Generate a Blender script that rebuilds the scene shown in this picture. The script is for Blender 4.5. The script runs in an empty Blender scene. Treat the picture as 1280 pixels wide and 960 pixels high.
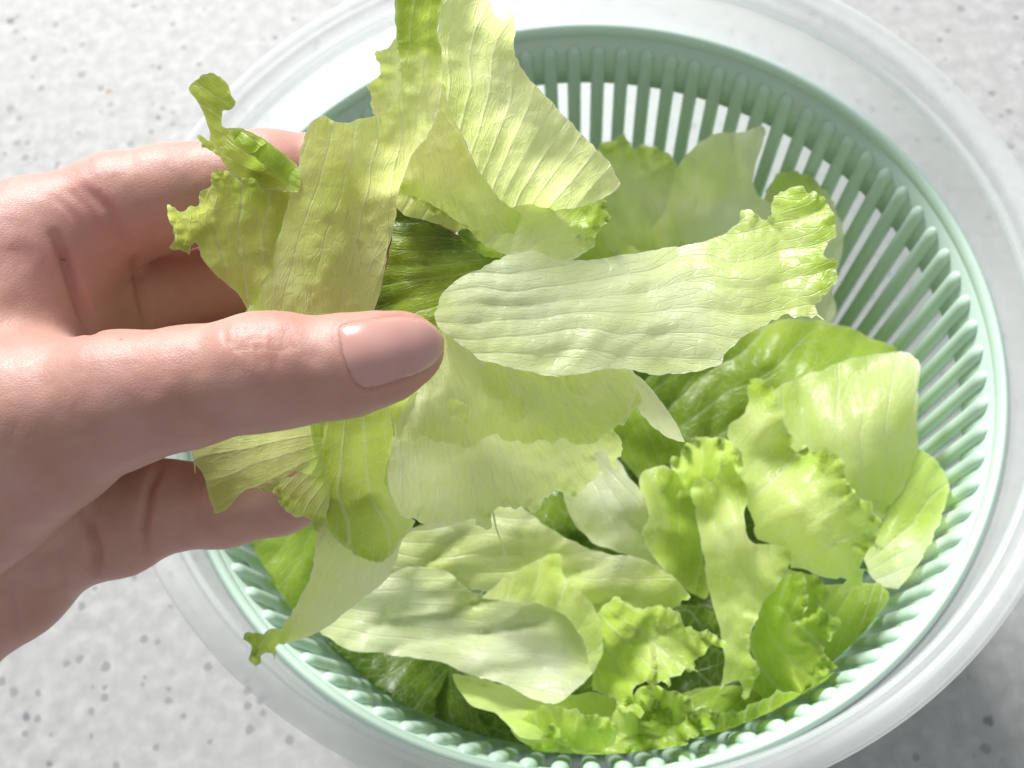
import bpy, bmesh, math, random
import numpy as np
from mathutils import Vector, Matrix
from mathutils.geometry import delaunay_2d_cdt

random.seed(7); np.random.seed(7)
scene = bpy.context.scene
COL = scene.collection

# ------------------------------------------------------------------ camera
F = 1400.0                                   # focal length in pixels of the 1280 px wide photograph
ZR = 0.125                                   # height of the basket rim above the counter (m)
PITCH, ROLL = math.radians(65.913), math.radians(-7.460)
CAM = np.array([-0.02059, -0.13411, ZR + 0.28252])
fw = np.array([0, math.cos(PITCH), -math.sin(PITCH)])
rt0 = np.array([1.0, 0, 0]); up0 = np.cross(rt0, fw)
RT = math.cos(ROLL) * rt0 + math.sin(ROLL) * up0
UP = -math.sin(ROLL) * rt0 + math.cos(ROLL) * up0
camd = bpy.data.cameras.new('camera'); cam = bpy.data.objects.new('camera', camd); COL.objects.link(cam)
M = Matrix.Identity(4)
for i in range(3):
    M[i][0], M[i][1], M[i][2], M[i][3] = RT[i], UP[i], -fw[i], CAM[i]
cam.matrix_world = M
camd.sensor_width = 36.0; camd.lens = 36.0 * F / 1280.0
camd.clip_start = 0.01; camd.clip_end = 50
camd.dof.use_dof = True; camd.dof.focus_distance = 0.205; camd.dof.aperture_fstop = 27.0
scene.camera = cam

# ------------------------------------------------------------------ light
world = bpy.data.worlds.new('World'); scene.world = world; world.use_nodes = True
bg = world.node_tree.nodes['Background']
bg.inputs[0].default_value = (0.93, 0.97, 1.0, 1); bg.inputs[1].default_value = 0.44

def area_light(name, loc, target, sx, sy, watts, color):
    l = bpy.data.lights.new(name, 'AREA'); l.shape = 'RECTANGLE'; l.size = sx; l.size_y = sy
    l.energy = watts; l.color = color
    o = bpy.data.objects.new(name, l); COL.objects.link(o); o.location = loc
    o.rotation_euler = (Vector(target) - Vector(loc)).to_track_quat('-Z', 'Y').to_euler()
    return o
area_light('window_light', (-0.55, 1.96, 1.42), (0.0, 0.0, 0.10), 0.75, 0.75, 116.0, (1.0, 0.995, 0.975))

vs = scene.view_settings
vs.view_transform = 'Standard'; vs.look = 'None'; vs.exposure = 0.0; vs.gamma = 1.0
scene.cycles.use_denoising = True
scene.cycles.max_bounces = 14; scene.cycles.transparent_max_bounces = 16
scene.cycles.transmission_bounces = 10; scene.cycles.diffuse_bounces = 6
scene.cycles.sample_clamp_indirect = 6.0

# ------------------------------------------------------------------ pixel helpers
def ray(px, py):
    px = np.asarray(px, float); py = np.asarray(py, float)
    return fw + ((px - 640) / F)[..., None] * RT - ((py - 480) / F)[..., None] * UP
def at_depth(px, py, d):                     # d in metres along the optical axis
    return CAM + ray(px, py) * np.asarray(d, float)[..., None]
def depth_of_height(px, py, z):              # optical depth where the ray meets height z (m above the counter)
    return (np.asarray(z, float) - CAM[2]) / ray(px, py)[..., 2]

# ------------------------------------------------------------------ noise
_g = np.random.RandomState(3).rand(256, 256)
def vnoise(x, y, seed=0):
    x = np.asarray(x, float) + seed * 17.31; y = np.asarray(y, float) + seed * 9.77
    xi = np.floor(x).astype(int); yi = np.floor(y).astype(int)
    fx = x - xi; fy = y - yi
    fx = fx * fx * fx * (fx * (fx * 6 - 15) + 10); fy = fy * fy * fy * (fy * (fy * 6 - 15) + 10)
    g = lambda a, b: _g[a & 255, b & 255]
    return ((g(xi, yi) * (1 - fx) + g(xi + 1, yi) * fx) * (1 - fy) + (g(xi, yi + 1) * (1 - fx) + g(xi + 1, yi + 1) * fx) * fy) * 2 - 1
def fbm(x, y, seed=0):
    return vnoise(x, y, seed) * .6 + vnoise(x * 2.1, y * 2.1, seed + 5) * .3 + vnoise(x * 4.3, y * 4.3, seed + 9) * .15

# ------------------------------------------------------------------ material helpers
class NT:
    def __init__(s, name):
        s.m = bpy.data.materials.new(name); s.m.use_nodes = True
        s.t = s.m.node_tree; s.t.nodes.clear()
        s.out = s.n('ShaderNodeOutputMaterial')
    def n(s, kind, **kw):
        nd = s.t.nodes.new(kind)
        for k, v in kw.items():
            if k.startswith('i_'):
                nd.inputs[k[2:].replace('_', ' ')].default_value = v
            else:
                setattr(nd, k, v)
        return nd
    def l(s, a, b): s.t.links.new(a, b)
    def math(s, op, a, b=None, c=None):
        nd = s.n('ShaderNodeMath', operation=op)
        for i, v in enumerate((a, b, c)):
            if v is None: continue
            if isinstance(v, (int, float)): nd.inputs[i].default_value = v
            else: s.l(v, nd.inputs[i])
        return nd.outputs[0]
    def ramp(s, fac, stops, interp='LINEAR'):
        nd = s.n('ShaderNodeValToRGB'); cr = nd.color_ramp; cr.interpolation = interp
        while len(cr.elements) < len(stops): cr.elements.new(0.5)
        for e, (p, c) in zip(cr.elements, stops):
            e.position = p; e.color = (*c, 1) if len(c) == 3 else c
        s.l(fac, nd.inputs[0]); return nd.outputs[0]
    def mix(s, fac, a, b, mode='MIX'):
        nd = s.n('ShaderNodeMix', data_type='RGBA', blend_type=mode)
        for sock, v in ((nd.inputs[0], fac), (nd.inputs[6], a), (nd.inputs[7], b)):
            if isinstance(v, (int, float)): sock.default_value = v
            elif isinstance(v, tuple): sock.default_value = (*v, 1)
            else: s.l(v, sock)
        return nd.outputs[2]

def mat_counter():
    t = NT('counter_stone'); g = t.n('ShaderNodeNewGeometry').outputs['Position']
    def noise(sc, det=3):
        nd = t.n('ShaderNodeTexNoise', i_Scale=sc, i_Detail=det); t.l(g, nd.inputs['Vector']); return nd.outputs[0]
    base = t.ramp(noise(170, 5), [(0.28, (.375, .375, .375)), (0.5, (.44, .44, .44)), (0.70, (.52, .52, .52))])
    base = t.mix(t.ramp(noise(28, 2), [(.35, (0, 0, 0)), (.7, (.35, .35, .35))]), base, (.47, .465, .455))
    col = base
    for sc, th, c, amt in ((110, .16, (.22, .23, .25), .92), (210, .24, (.31, .31, .31), .80), (80, .10, (.34, .28, .22), .95)):
        v = t.n('ShaderNodeTexVoronoi', i_Scale=sc); t.l(g, v.inputs['Vector'])
        sep = t.n('ShaderNodeSeparateColor'); t.l(v.outputs['Color'], sep.inputs[0])
        size = t.math('MULTIPLY', t.math('GREATER_THAN', sep.outputs[0], amt), th)
        size = t.math('MULTIPLY', size, t.math('ADD', t.math('MULTIPLY', sep.outputs[1], 1.2), .7))
        d = t.math('ADD', v.outputs['Distance'], t.math('MULTIPLY', t.math('SUBTRACT', noise(500, 2), .5), .25))
        msk = t.math('SMOOTH_MIN', t.math('MAXIMUM', t.math('MULTIPLY', t.math('SUBTRACT', size, d), 14), 0), 1, .1)
        col = t.mix(msk, col, c)
    p = t.n('ShaderNodeBsdfPrincipled', i_Roughness=.55); t.l(col, p.inputs['Base Color'])
    p.inputs['Specular IOR Level'].default_value = .12
    t.l(p.outputs[0], t.out.inputs[0]); return t.m

def mat_mint():
    t = NT('mint_plastic')
    g = t.n('ShaderNodeNewGeometry').outputs['Position']
    nd = t.n('ShaderNodeTexNoise', i_Scale=60, i_Detail=3); t.l(g, nd.inputs['Vector'])
    col = t.ramp(nd.outputs[0], [(.3, (.58, .755, .655)), (.7, (.61, .775, .68))])
    p = t.n('ShaderNodeBsdfPrincipled', i_Roughness=.34); t.l(col, p.inputs['Base Color'])
    p.inputs['Specular IOR Level'].default_value = .5
    tr = t.n('ShaderNodeBsdfTranslucent', i_Color=(.48, .68, .50, 1))
    mx = t.n('ShaderNodeMixShader'); mx.inputs[0].default_value = .12
    t.l(p.outputs[0], mx.inputs[1]); t.l(tr.outputs[0], mx.inputs[2]); t.l(mx.outputs[0], t.out.inputs[0]); return t.m

def mat_frost():
    t = NT('frosted_plastic')
    g = t.n('ShaderNodeNewGeometry').outputs['Position']
    nd = t.n('ShaderNodeTexNoise', i_Scale=35, i_Detail=4); t.l(g, nd.inputs['Vector'])
    tp = t.n('ShaderNodeBsdfTransparent', i_Color=(.97, .98, .985, 1))
    tl = t.n('ShaderNodeBsdfTranslucent', i_Color=(.98, .99, 1.0, 1))
    p = t.n('ShaderNodeBsdfPrincipled', i_Roughness=.22); p.inputs['Base Color'].default_value = (.93, .95, .96, 1)
    p.inputs['Specular IOR Level'].default_value = .6
    rr = t.ramp(nd.outputs[0], [(.35, (.16, .16, .16)), (.7, (.30, .30, .30))]); t.l(rr, p.inputs['Roughness'])
    m1 = t.n('ShaderNodeMixShader'); m1.inputs[0].default_value = .48
    t.l(p.outputs[0], m1.inputs[1]); t.l(tl.outputs[0], m1.inputs[2])
    m2 = t.n('ShaderNodeMixShader')
    t.l(t.ramp(nd.outputs[0], [(.3, (.66, .66, .66)), (.7, (.61, .61, .61))]), m2.inputs[0])
    t.l(m1.outputs[0], m2.inputs[1]); t.l(tp.outputs[0], m2.inputs[2])
    t.l(m2.outputs[0], t.out.inputs[0]); return t.m

def mat_leaf():
    t = NT('lettuce')
    uv = t.n('ShaderNodeUVMap', uv_map='vein').outputs[0]           # u across the veins, v along them (cm)
    a = t.n('ShaderNodeAttribute', attribute_name='tone'); sep = t.n('ShaderNodeSeparateColor'); t.l(a.outputs['Color'], sep.inputs[0])
    tone, rim, cut = sep.outputs[0], sep.outputs[1], sep.outputs[2]
    def noise(vec, sc, det=3, dist=0):
        nd = t.n('ShaderNodeTexNoise', i_Scale=sc, i_Detail=det, i_Distortion=dist); t.l(vec, nd.inputs['Vector']); return nd
    warp = noise(uv, .9, 2)
    wv = t.n('ShaderNodeVectorMath', operation='MULTIPLY_ADD'); t.l(warp.outputs['Color'], wv.inputs[0])
    wv.inputs[1].default_value = (.35, .35, 0); t.l(uv, wv.inputs[2])
    def net(sx, sy, lo, hi):
        mp = t.n('ShaderNodeMapping'); mp.inputs['Scale'].default_value = (sx, sy, 1); t.l(wv.outputs[0], mp.inputs['Vector'])
        v = t.n('ShaderNodeTexVoronoi', feature='DISTANCE_TO_EDGE', voronoi_dimensions='2D', i_Scale=1.0); t.l(mp.outputs[0], v.inputs['Vector'])
        return t.ramp(v.outputs['Distance'], [(lo, (1, 1, 1)), (hi, (0, 0, 0))], 'EASE')
    sx = t.n('ShaderNodeSeparateXYZ'); t.l(uv, sx.inputs[0])
    dv = t.math('ABSOLUTE', t.math('SUBTRACT', t.math('FRACT', t.math('ADD', sx.outputs[0], .5)), .5))
    wid = t.math('MAXIMUM', t.math('SUBTRACT', .15, t.math('MULTIPLY', sx.outputs[1], .022)), .035)
    wn = t.n('ShaderNodeTexWhiteNoise', noise_dimensions='1D'); t.l(t.math('ROUND', sx.outputs[0]), wn.inputs['W'])
    v1 = t.ramp(t.math('DIVIDE', dv, wid), [(.0, (1, 1, 1)), (1.0, (0, 0, 0))], 'EASE')
    v1 = t.math('MULTIPLY', v1, t.math('ADD', .2, t.math('MULTIPLY', wn.outputs[0], .8)))
    jit = noise(uv, 1.3, 2).outputs[0]
    wl = t.math('ADD', t.math('SUBTRACT', t.math('MULTIPLY', sx.outputs[1], 1.15), t.math('MULTIPLY', dv, 3.2)), t.math('ADD', t.math('MULTIPLY', jit, 1.6), t.math('MULTIPLY', wn.outputs[0], 9.0)))
    v2 = t.ramp(t.math('ABSOLUTE', t.math('SUBTRACT', t.math('FRACT', wl), .5)), [(.0, (1, 1, 1)), (.075, (0, 0, 0))], 'EASE')
    v3 = net(3.6, 3.4, .0, .12)
    obj = t.n('ShaderNodeNewGeometry').outputs['Position']
    n1 = noise(obj, 55, 4).outputs[0]; n2 = noise(obj, 240, 3).outputs[0]
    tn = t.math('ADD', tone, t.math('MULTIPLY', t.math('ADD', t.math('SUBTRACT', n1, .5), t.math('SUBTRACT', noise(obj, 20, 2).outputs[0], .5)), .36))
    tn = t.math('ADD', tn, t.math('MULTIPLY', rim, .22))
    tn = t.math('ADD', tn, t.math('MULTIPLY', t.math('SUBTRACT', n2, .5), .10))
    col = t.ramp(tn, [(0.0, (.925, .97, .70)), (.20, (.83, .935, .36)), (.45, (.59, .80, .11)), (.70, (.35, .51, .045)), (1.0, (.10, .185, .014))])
    vein = t.math('MAXIMUM', v1, t.math('MULTIPLY', v2, .55))
    vein = t.math('MULTIPLY', vein, t.math('MULTIPLY', t.math('MULTIPLY', n1, 1.15), t.math('SUBTRACT', 1.0, t.math('MULTIPLY', tone, .65))))
    col = t.mix(vein, col, (.90, .93, .70))
    col = t.mix(t.math('MULTIPLY', v3, .10), col, (.90, .93, .70))
    col = t.mix(t.math('MULTIPLY', t.math('MULTIPLY', cut, .5), t.math('SUBTRACT', 1.0, tone)), col, (.93, .95, .72))
    hgt = t.math('ADD', t.math('MULTIPLY', v1, .45), t.math('MULTIPLY', v2, .24))
    hgt = t.math('ADD', hgt, t.math('MULTIPLY', v3, .10))
    hgt = t.math('ADD', hgt, t.math('MULTIPLY', noise(obj, 260, 2).outputs[0], .45))
    hgt = t.math('ADD', hgt, t.math('MULTIPLY', noise(obj, 1200, 2).outputs[0], .12))
    bp = t.n('ShaderNodeBump', i_Strength=.5, i_Distance=.0007); t.l(hgt, bp.inputs['Height'])
    p = t.n('ShaderNodeBsdfPrincipled'); t.l(col, p.inputs['Base Color']); t.l(bp.outputs[0], p.inputs['Normal'])
    t.l(t.ramp(n2, [(.3, (.22, .22, .22)), (.7, (.38, .38, .38))]), p.inputs['Roughness'])
    p.inputs['Specular IOR Level'].default_value = .42
    tl = t.n('ShaderNodeBsdfTranslucent'); t.l(bp.outputs[0], tl.inputs['Normal'])
    gm = t.n('ShaderNodeGamma'); t.l(t.math('ADD', t.math('MULTIPLY', tn, .55), .42), gm.inputs[1]); t.l(col, gm.inputs[0])
    t.l(t.mix(1.0, gm.outputs[0], (.99, 1.0, .75), 'MULTIPLY'), tl.inputs['Color'])
    mx = t.n('ShaderNodeMixShader'); mx.inputs[0].default_value = .60
    t.l(p.outputs[0], mx.inputs[1]); t.l(tl.outputs[0], mx.inputs[2]); t.l(mx.outputs[0], t.out.inputs[0]); return t.m

def mat_skin():
    t = NT('skin'); g = t.n('ShaderNodeTexCoord').outputs['Object']
    def noise(sc, det=3):
        nd = t.n('ShaderNodeTexNoise', i_Scale=sc, i_Detail=det); t.l(g, nd.inputs['Vector']); return nd.outputs[0]
    a = t.n('ShaderNodeAttribute', attribute_name='flush_shade'); sep = t.n('ShaderNodeSeparateColor'); t.l(a.outputs['Color'], sep.inputs[0])
    col = t.ramp(noise(75, 5), [(.28, (.46, .245, .195)), (.5, (.53, .305, .25)), (.74, (.60, .375, .315))])
    col = t.mix(t.math('MULTIPLY', sep.outputs[0], .65), col, (.58, .235, .205))
    col = t.mix(t.math('MULTIPLY', noise(420, 3), .14), col, (.48, .24, .18))
    col = t.mix(t.ramp(noise(32, 2), [(.42, (0, 0, 0)), (.68, (.45, .45, .45))]), col, (.50, .22, .195))
    v = t.n('ShaderNodeTexVoronoi', feature='DISTANCE_TO_EDGE', i_Scale=1700.0)
    mp = t.n('ShaderNodeMapping'); mp.inputs['Scale'].default_value = (.75, 1.2, 1); mp.inputs['Rotation'].default_value = (0, 0, .5)
    wv = t.n('ShaderNodeTexNoise', i_Scale=130.0); t.l(g, wv.inputs['Vector'])
    add = t.n('ShaderNodeVectorMath', operation='MULTIPLY_ADD'); t.l(wv.outputs['Color'], add.inputs[0]); add.inputs[1].default_value = (.004,) * 3; t.l(g, add.inputs[2])
    t.l(add.outputs[0], mp.inputs['Vector']); t.l(mp.outputs[0], v.inputs['Vector'])
    lines = t.ramp(v.outputs['Distance'], [(0, (0, 0, 0)), (.16, (1, 1, 1))])
    h = t.math('ADD', t.math('MULTIPLY', lines, .35), t.math('MULTIPLY', noise(900, 3), .25))
    h = t.math('ADD', h, t.math('MULTIPLY', noise(260, 3), .35))
    bp = t.n('ShaderNodeBump', i_Strength=.24, i_Distance=.0003); t.l(h, bp.inputs['Height'])
    p = t.n('ShaderNodeBsdfPrincipled'); t.l(col, p.inputs['Base Color']); t.l(bp.outputs[0], p.inputs['Normal'])
    p.inputs['Roughness'].default_value = .46; p.inputs['Specular IOR Level'].default_value = .38
    p.inputs['Subsurface Weight'].default_value = .45; p.inputs['Subsurface Radius'].default_value = (1.0, .32, .18)
    p.inputs['Subsurface Scale'].default_value = .0035
    t.l(p.outputs[0], t.out.inputs[0]); return t.m

def mat_nail():
    t = NT('nail_polish'); g = t.n('ShaderNodeTexCoord').outputs['Object']
    nd = t.n('ShaderNodeTexNoise', i_Scale=120, i_Detail=2); t.l(g, nd.inputs['Vector'])
    col = t.ramp(nd.outputs[0], [(.3, (.575, .30, .265)), (.7, (.63, .35, .31))])
    p = t.n('ShaderNodeBsdfPrincipled', i_Roughness=.2); t.l(col, p.inputs['Base Color'])
    p.inputs['Coat Weight'].default_value = .6; p.inputs['Coat Roughness'].default_value = .02
    p.inputs['Subsurface Weight'].default_value = .3; p.inputs['Subsurface Radius'].default_value = (1, .4, .25); p.inputs['Subsurface Scale'].default_value = .002
    t.l(p.outputs[0], t.out.inputs[0]); return t.m

MAT = dict(counter=mat_counter(), mint=mat_mint(), frost=mat_frost(), leaf=mat_leaf(), skin=mat_skin(), nail=mat_nail())

# ------------------------------------------------------------------ object helpers
def tag(o, label=None, category=None, group=None, kind=None):
    if label: o['label'] = label
    if category: o['category'] = category
    if group: o['group'] = group
    if kind: o['kind'] = kind
    return o
def link(name, me, mat, parent=None):
    o = bpy.data.objects.new(name, me); COL.objects.link(o); o.parent = parent
    if mat and not me.materials: me.materials.append(mat)
    return o
def mesh(name, V, Fs, smooth=True):
    me = bpy.data.meshes.new(name); me.from_pydata([tuple(map(float, v)) for v in V], [], [tuple(map(int, f)) for f in Fs]); me.update()
    if smooth: me.polygons.foreach_set('use_smooth', [True] * len(me.polygons))
    return me
def empty(name, loc):
    o = bpy.data.objects.new(name, None); o.empty_display_size = .02; COL.objects.link(o); o.location = loc; return o

def smooth_profile(pts, n=6):
    P = np.array(pts, float); out = []
    for i in range(len(P) - 1):
        a, b, c, d = P[max(i - 1, 0)], P[i], P[i + 1], P[min(i + 2, len(P) - 1)]
        for k in range(n):
            u = k / n
            out.append(.5 * (2 * b + (c - a) * u + (2 * a - 5 * b + 4 * c - d) * u * u + (3 * b - a - 3 * c + d) * u ** 3))
    out.append(P[-1]); return np.array(out)
def lathe(name, prof, seg=192, closed=False):
    prof = np.array(prof); n = len(prof); V = []; Fs = []
    for k in range(seg):
        a = 2 * math.pi * k / seg; c, s = math.cos(a), math.sin(a)
        V += [(r * c, r * s, z) for r, z in prof]
    for k in range(seg):
        k2 = (k + 1) % seg
        for i in range(n if closed else n - 1):
            j = (i + 1) % n
            Fs.append((k * n + i, k2 * n + i, k2 * n + j, k * n + j))
    return mesh(name, V, Fs)

# ================================================================== SETTING
S = 1.6
ct = link('countertop', mesh('countertop', [(-S, -S, 0), (S, -S, 0), (S, S, 0), (-S, S, 0)], [(0, 1, 2, 3)]), MAT['counter'])
tag(ct, 'white and grey speckled stone countertop under the bowl', kind='structure')

# ================================================================== BOWL
bowl = empty('salad_bowl', (0, 0, 0))
tag(bowl, 'frosted clear plastic bowl with a flanged rim holding the green basket', 'bowl')
wall_o = [(.000, .0040), (.080, .0040), (.088, .0055), (.094, .012), (.1005, .03), (.1095, .07), (.1150, ZR - .014), (.1178, ZR + .002), (.1180, ZR + .019)]
wall_i = [(.1160, ZR + .019), (.1158, ZR + .002), (.1130, ZR - .014), (.1075, .07), (.0985, .03), (.0922, .0135), (.087, .0075), (.080, .0062), (.000, .0062)]
bw = link('wall', lathe('wall', np.vstack([smooth_profile(wall_o, 5), smooth_profile(wall_i, 5)])), MAT['frost'], bowl)
h = ZR
flange = smooth_profile([(.1158, h + .0175), (.1186, h + .0180), (.1190, h + .0215), (.1205, h + .0240), (.1228, h + .0236), (.1238, h + .0252), (.1236, h + .0268), (.1222, h + .0272),
          (.1196, h + .0262), (.1178, h + .0250), (.1172, h + .0232), (.1170, h + .0212), (.1160, h + .0206), (.1156, h + .0190), (.1158, h + .0175)], 5)[:-1]
link('rim', lathe('rim', flange, closed=True), MAT['frost'], bowl)
# foot ring so that the bowl stands on the counter
link('foot_ring', lathe('foot_ring', [(.070, .0), (.073, .0), (.073, .0046), (.070, .0046)], closed=True), MAT['frost'], bowl)

# ================================================================== BASKET
basket = empty('spinner_basket', (0, 0, .012))
tag(basket, 'mint green slotted plastic salad spinner basket nested in the frosted bowl', 'basket')
def wr(z): return .1120 + (z - ZR) * .13          # inner radius of the slotted wall at height z
Z_SLOT_T, Z_SLOT_B, Z_FLOOR = ZR - .021, ZR - .090, ZR - .101
OZ = -.012
def local(me):                                     # meshes are built at world height, the basket's origin is its base
    me.transform(Matrix.Translation((0, 0, OZ))); return me
rim_p = smooth_profile([(.1122, h - .0030), (.1121, h - .0008), (.1126, h + .0008), (.1136, h + .0017), (.1146, h + .0012), (.1151, h - .0002), (.1150, h - .0028), (.1144, h - .0044), (.1138, h - .0040),
          (.1137, h - .0016), (.1133, h - .0012), (.1131, h - .0020), (.1130, h - .0034), (.1122, h - .0030)], 5)[:-1]
link('rim', local(lathe('rim', rim_p, closed=True)), MAT['mint'], basket)
T = .0018
link('upper_band', local(lathe('upper_band', [(wr(Z_SLOT_T), Z_SLOT_T), (wr(h - .012), h - .012), (.1121, h - .002), (.1133, h - .002), (wr(h - .012) + T, h - .012), (wr(Z_SLOT_T) + T, Z_SLOT_T)], closed=True)), MAT['mint'], basket)
zb = Z_SLOT_B
link('floor', local(lathe('floor', [(0, Z_FLOOR), (.082, Z_FLOOR), (.089, Z_FLOOR + .003), (wr(zb) - .002, zb - .004), (wr(zb), zb), (wr(zb) + T, zb), (wr(zb) + T - .001, zb - .006), (.090, Z_FLOOR + .0005), (.082, Z_FLOOR - T), (0, Z_FLOOR - T)])), MAT['mint'], basket)
# ribs: rounded bars proud of the wall with domed tops
NR = 88
def rib_mesh():
    zt = h - .0050; W = .00235; Hh = .0022; V = []; Fs = []
    zs = [zt, zt - .0006, zt - .0015, zt - .0030] + list(np.linspace(zt - .006, zb - .001, 12)); sc = [.12, .55, .85, 1.0] + [1.0] * 12
    nprof = 11
    for z, s in zip(zs, sc):
        for k in range(nprof):
            a = math.pi * k / (nprof - 1)
            y = math.cos(a) * W * s; dep = math.sin(a) ** .8 * Hh * s
            V.append((wr(z) + .0003 - dep, y, z))
        V.append((wr(z) + T * .9, -W * .8, z)); V.append((wr(z) + T * .9, W * .8, z))
    n = nprof + 2
    for i in range(len(zs) - 1):
        for k in range(n):
            j = (k + 1) % n
            Fs.append((i * n + k, i * n + j, (i + 1) * n + j, (i + 1) * n + k))
    Fs.append(tuple(range(n - 1, -1, -1))); Fs.append(tuple((len(zs) - 1) * n + k for k in range(n)))
    return local(mesh('rib', V, Fs))
rm = rib_mesh(); rm.materials.append(MAT['mint'])
for k in range(NR):
    o = bpy.data.objects.new('rib', rm); COL.objects.link(o); o.parent = basket; o.rotation_euler = (0, 0, 2 * math.pi * (k + .3) / NR)

# ================================================================== HAND (signed distance field -> one continuous mesh)
def cam_pt(px, py, d):                             # d in cm -> camera-frame metres (x right, y up, z = depth)
    d = d / 100.0
    return np.array([(px - 640) / F * d, -(py - 480) / F * d, d])
def R(rpx, d): return rpx * d / 100.0 / F
def chain(pts): return [(cam_pt(x, y, d), R(r, d)) for x, y, d, r in pts]
THUMB = chain([(-150, 635, 21.6, 160), (40, 535, 20.5, 112), (150, 500, 20.0, 82), (235, 484, 19.75, 71), (325, 466, 19.55, 68.5), (380, 461, 19.5, 63), (440, 456, 19.5, 59), (490, 444, 19.55, 49), (516, 436, 19.6, 37)])
INDEX = chain([(40, 318, 22.4, 92), (150, 262, 22.5, 68), (215, 246, 22.55, 63), (330, 226, 22.7, 60), (420, 222, 22.9, 54), (480, 238, 22.7, 50), (545, 262, 22.2, 38)])
MIDDLE = chain([(95, 388, 23.4, 80), (185, 368, 24.2, 60), (290, 348, 24.5, 56), (390, 334, 24.4, 53), (470, 334, 23.8, 50), (555, 345, 22.6, 38)])
RING = chain([(85, 510, 23.9, 80), (190, 495, 24.2, 62), (300, 478, 24.2, 56), (400, 462, 24.0, 53), (480, 452, 23.4, 48), (550, 448, 22.5, 37)])
PINKY = chain([(75, 640, 23.9, 82), (148, 652, 23.8, 66), (200, 633, 23.7, 56), (280, 630, 23.7, 52), (345, 619, 23.7, 48), (400, 602, 23.5, 44), (440, 588, 23.1, 32)])
PALM = [chain(c) for c in (
    [(40, 325, 22.6, 88), (-150, 450, 23.0, 130), (-420, 600, 24.0, 150)],
    [(85, 390, 23.3, 80), (-150, 500, 23.6, 140), (-420, 640, 24.2, 150)],
    [(75, 515, 24.0, 78), (-130, 580, 24.2, 140), (-420, 680, 24.6, 150)],
    [(70, 655, 24.0, 84), (0, 715, 24.3, 88), (-110, 780, 24.6, 105), (-420, 740, 24.8, 140)],
    [(-20, 560, 21.6, 125), (-420, 640, 23.6, 140)],
    [(20, 400, 21.9, 88), (-60, 480, 21.4, 105)],
    [(-420, 660, 24.2, 165), (-900, 800, 25.5, 190)])]
def round_cone(P, a, ra, b, rb):
    ba = b - a; L2 = ba @ ba
    t = np.clip(((P - a) @ ba) / L2, 0, 1)
    return np.linalg.norm(P - a - t[:, None] * ba, axis=1) - (ra + (rb - ra) * t)
def smin(a, b, k):
    hh = np.clip(.5 + .5 * (b - a) / k, 0, 1)
    return b + (a - b) * hh - k * hh * (1 - hh)
def chain_d(P, c, k):
    d = None
    for (a, ra), (b, rb) in zip(c[:-1], c[1:]):
        e = round_cone(P, a, ra, b, rb); d = e if d is None else smin(d, e, k)
    return d
def hand_sdf(P):
    palm = None
    for c in PALM:
        e = chain_d(P, c, .004); palm = e if palm is None else smin(palm, e, .010)
    f = None
    for c in (INDEX, MIDDLE, RING, PINKY):
        e = chain_d(P, c, .003); f = e if f is None else smin(f, e, .0014)
    d = smin(palm, f, .006)
    return smin(d, chain_d(P, THUMB, .004), .007)
def surface_nets(lo, hi, step):
    n = np.ceil((hi - lo) / step).astype(int) + 1
    ax = [lo[i] + step * np.arange(n[i]) for i in range(3)]
    # coarse pass: only cells near the surface are evaluated finely
    D = np.full(n, 1.0); B = 8
    for i0 in range(0, n[0], B):
        for j0 in range(0, n[1], B):
            k0 = np.arange(0, n[2], B)
            C = np.stack(np.broadcast_arrays(ax[0][min(i0 + B // 2, n[0] - 1)], ax[1][min(j0 + B // 2, n[1] - 1)], ax[2][np.minimum(k0 + B // 2, n[2] - 1)]), 1)
            d = hand_sdf(C)
            for kk, dd in zip(k0, d):
                sl = np.s_[i0:i0 + B, j0:j0 + B, kk:kk + B]
                if abs(dd) > step * B * 1.1 + .004: D[sl] = dd; continue
                g = np.stack(np.meshgrid(ax[0][sl[0]], ax[1][sl[1]], ax[2][sl[2]], indexing='ij'), -1)
                D[sl] = hand_sdf(g.reshape(-1, 3)).reshape(g.shape[:3])
    ins = D < 0
    c = np.zeros(n - 1, int)
    for a in (0, 1):
        for b in (0, 1):
            for e in (0, 1):
                c += ins[a:n[0] - 1 + a, b:n[1] - 1 + b, e:n[2] - 1 + e]
    act = (c > 0) & (c < 8); idx = -np.ones(n - 1, int); cells = np.argwhere(act); idx[act] = np.arange(len(cells))
    V = lo + (cells + .5) * step
    Q = []
    for axis in range(3):
        o1, o2 = [(1, 2), (2, 0), (0, 1)][axis]
        sl0 = [slice(None)] * 3; sl1 = [slice(None)] * 3; sl0[axis] = slice(0, -1); sl1[axis] = slice(1, None)
        A, Bb = ins[tuple(sl0)], ins[tuple(sl1)]
        for E in np.argwhere(A != Bb):
            if E[o1] == 0 or E[o2] == 0 or E[o1] >= n[o1] - 1 or E[o2] >= n[o2] - 1: continue
            q = []
            for s1, s2 in ((-1, -1), (0, -1), (0, 0), (-1, 0)):
                e = E.copy(); e[o1] += s1; e[o2] += s2; q.append(idx[tuple(e)])
            if not A[tuple(E)]: q.reverse()
            Q.append(q)
    return V, Q
def grad(P, e=2e-4):
    G = np.stack([hand_sdf(P + e * np.eye(3)[i]) - hand_sdf(P - e * np.eye(3)[i]) for i in range(3)], 1)
    return G / (np.linalg.norm(G, axis=1, keepdims=True) + 1e-9)

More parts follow.
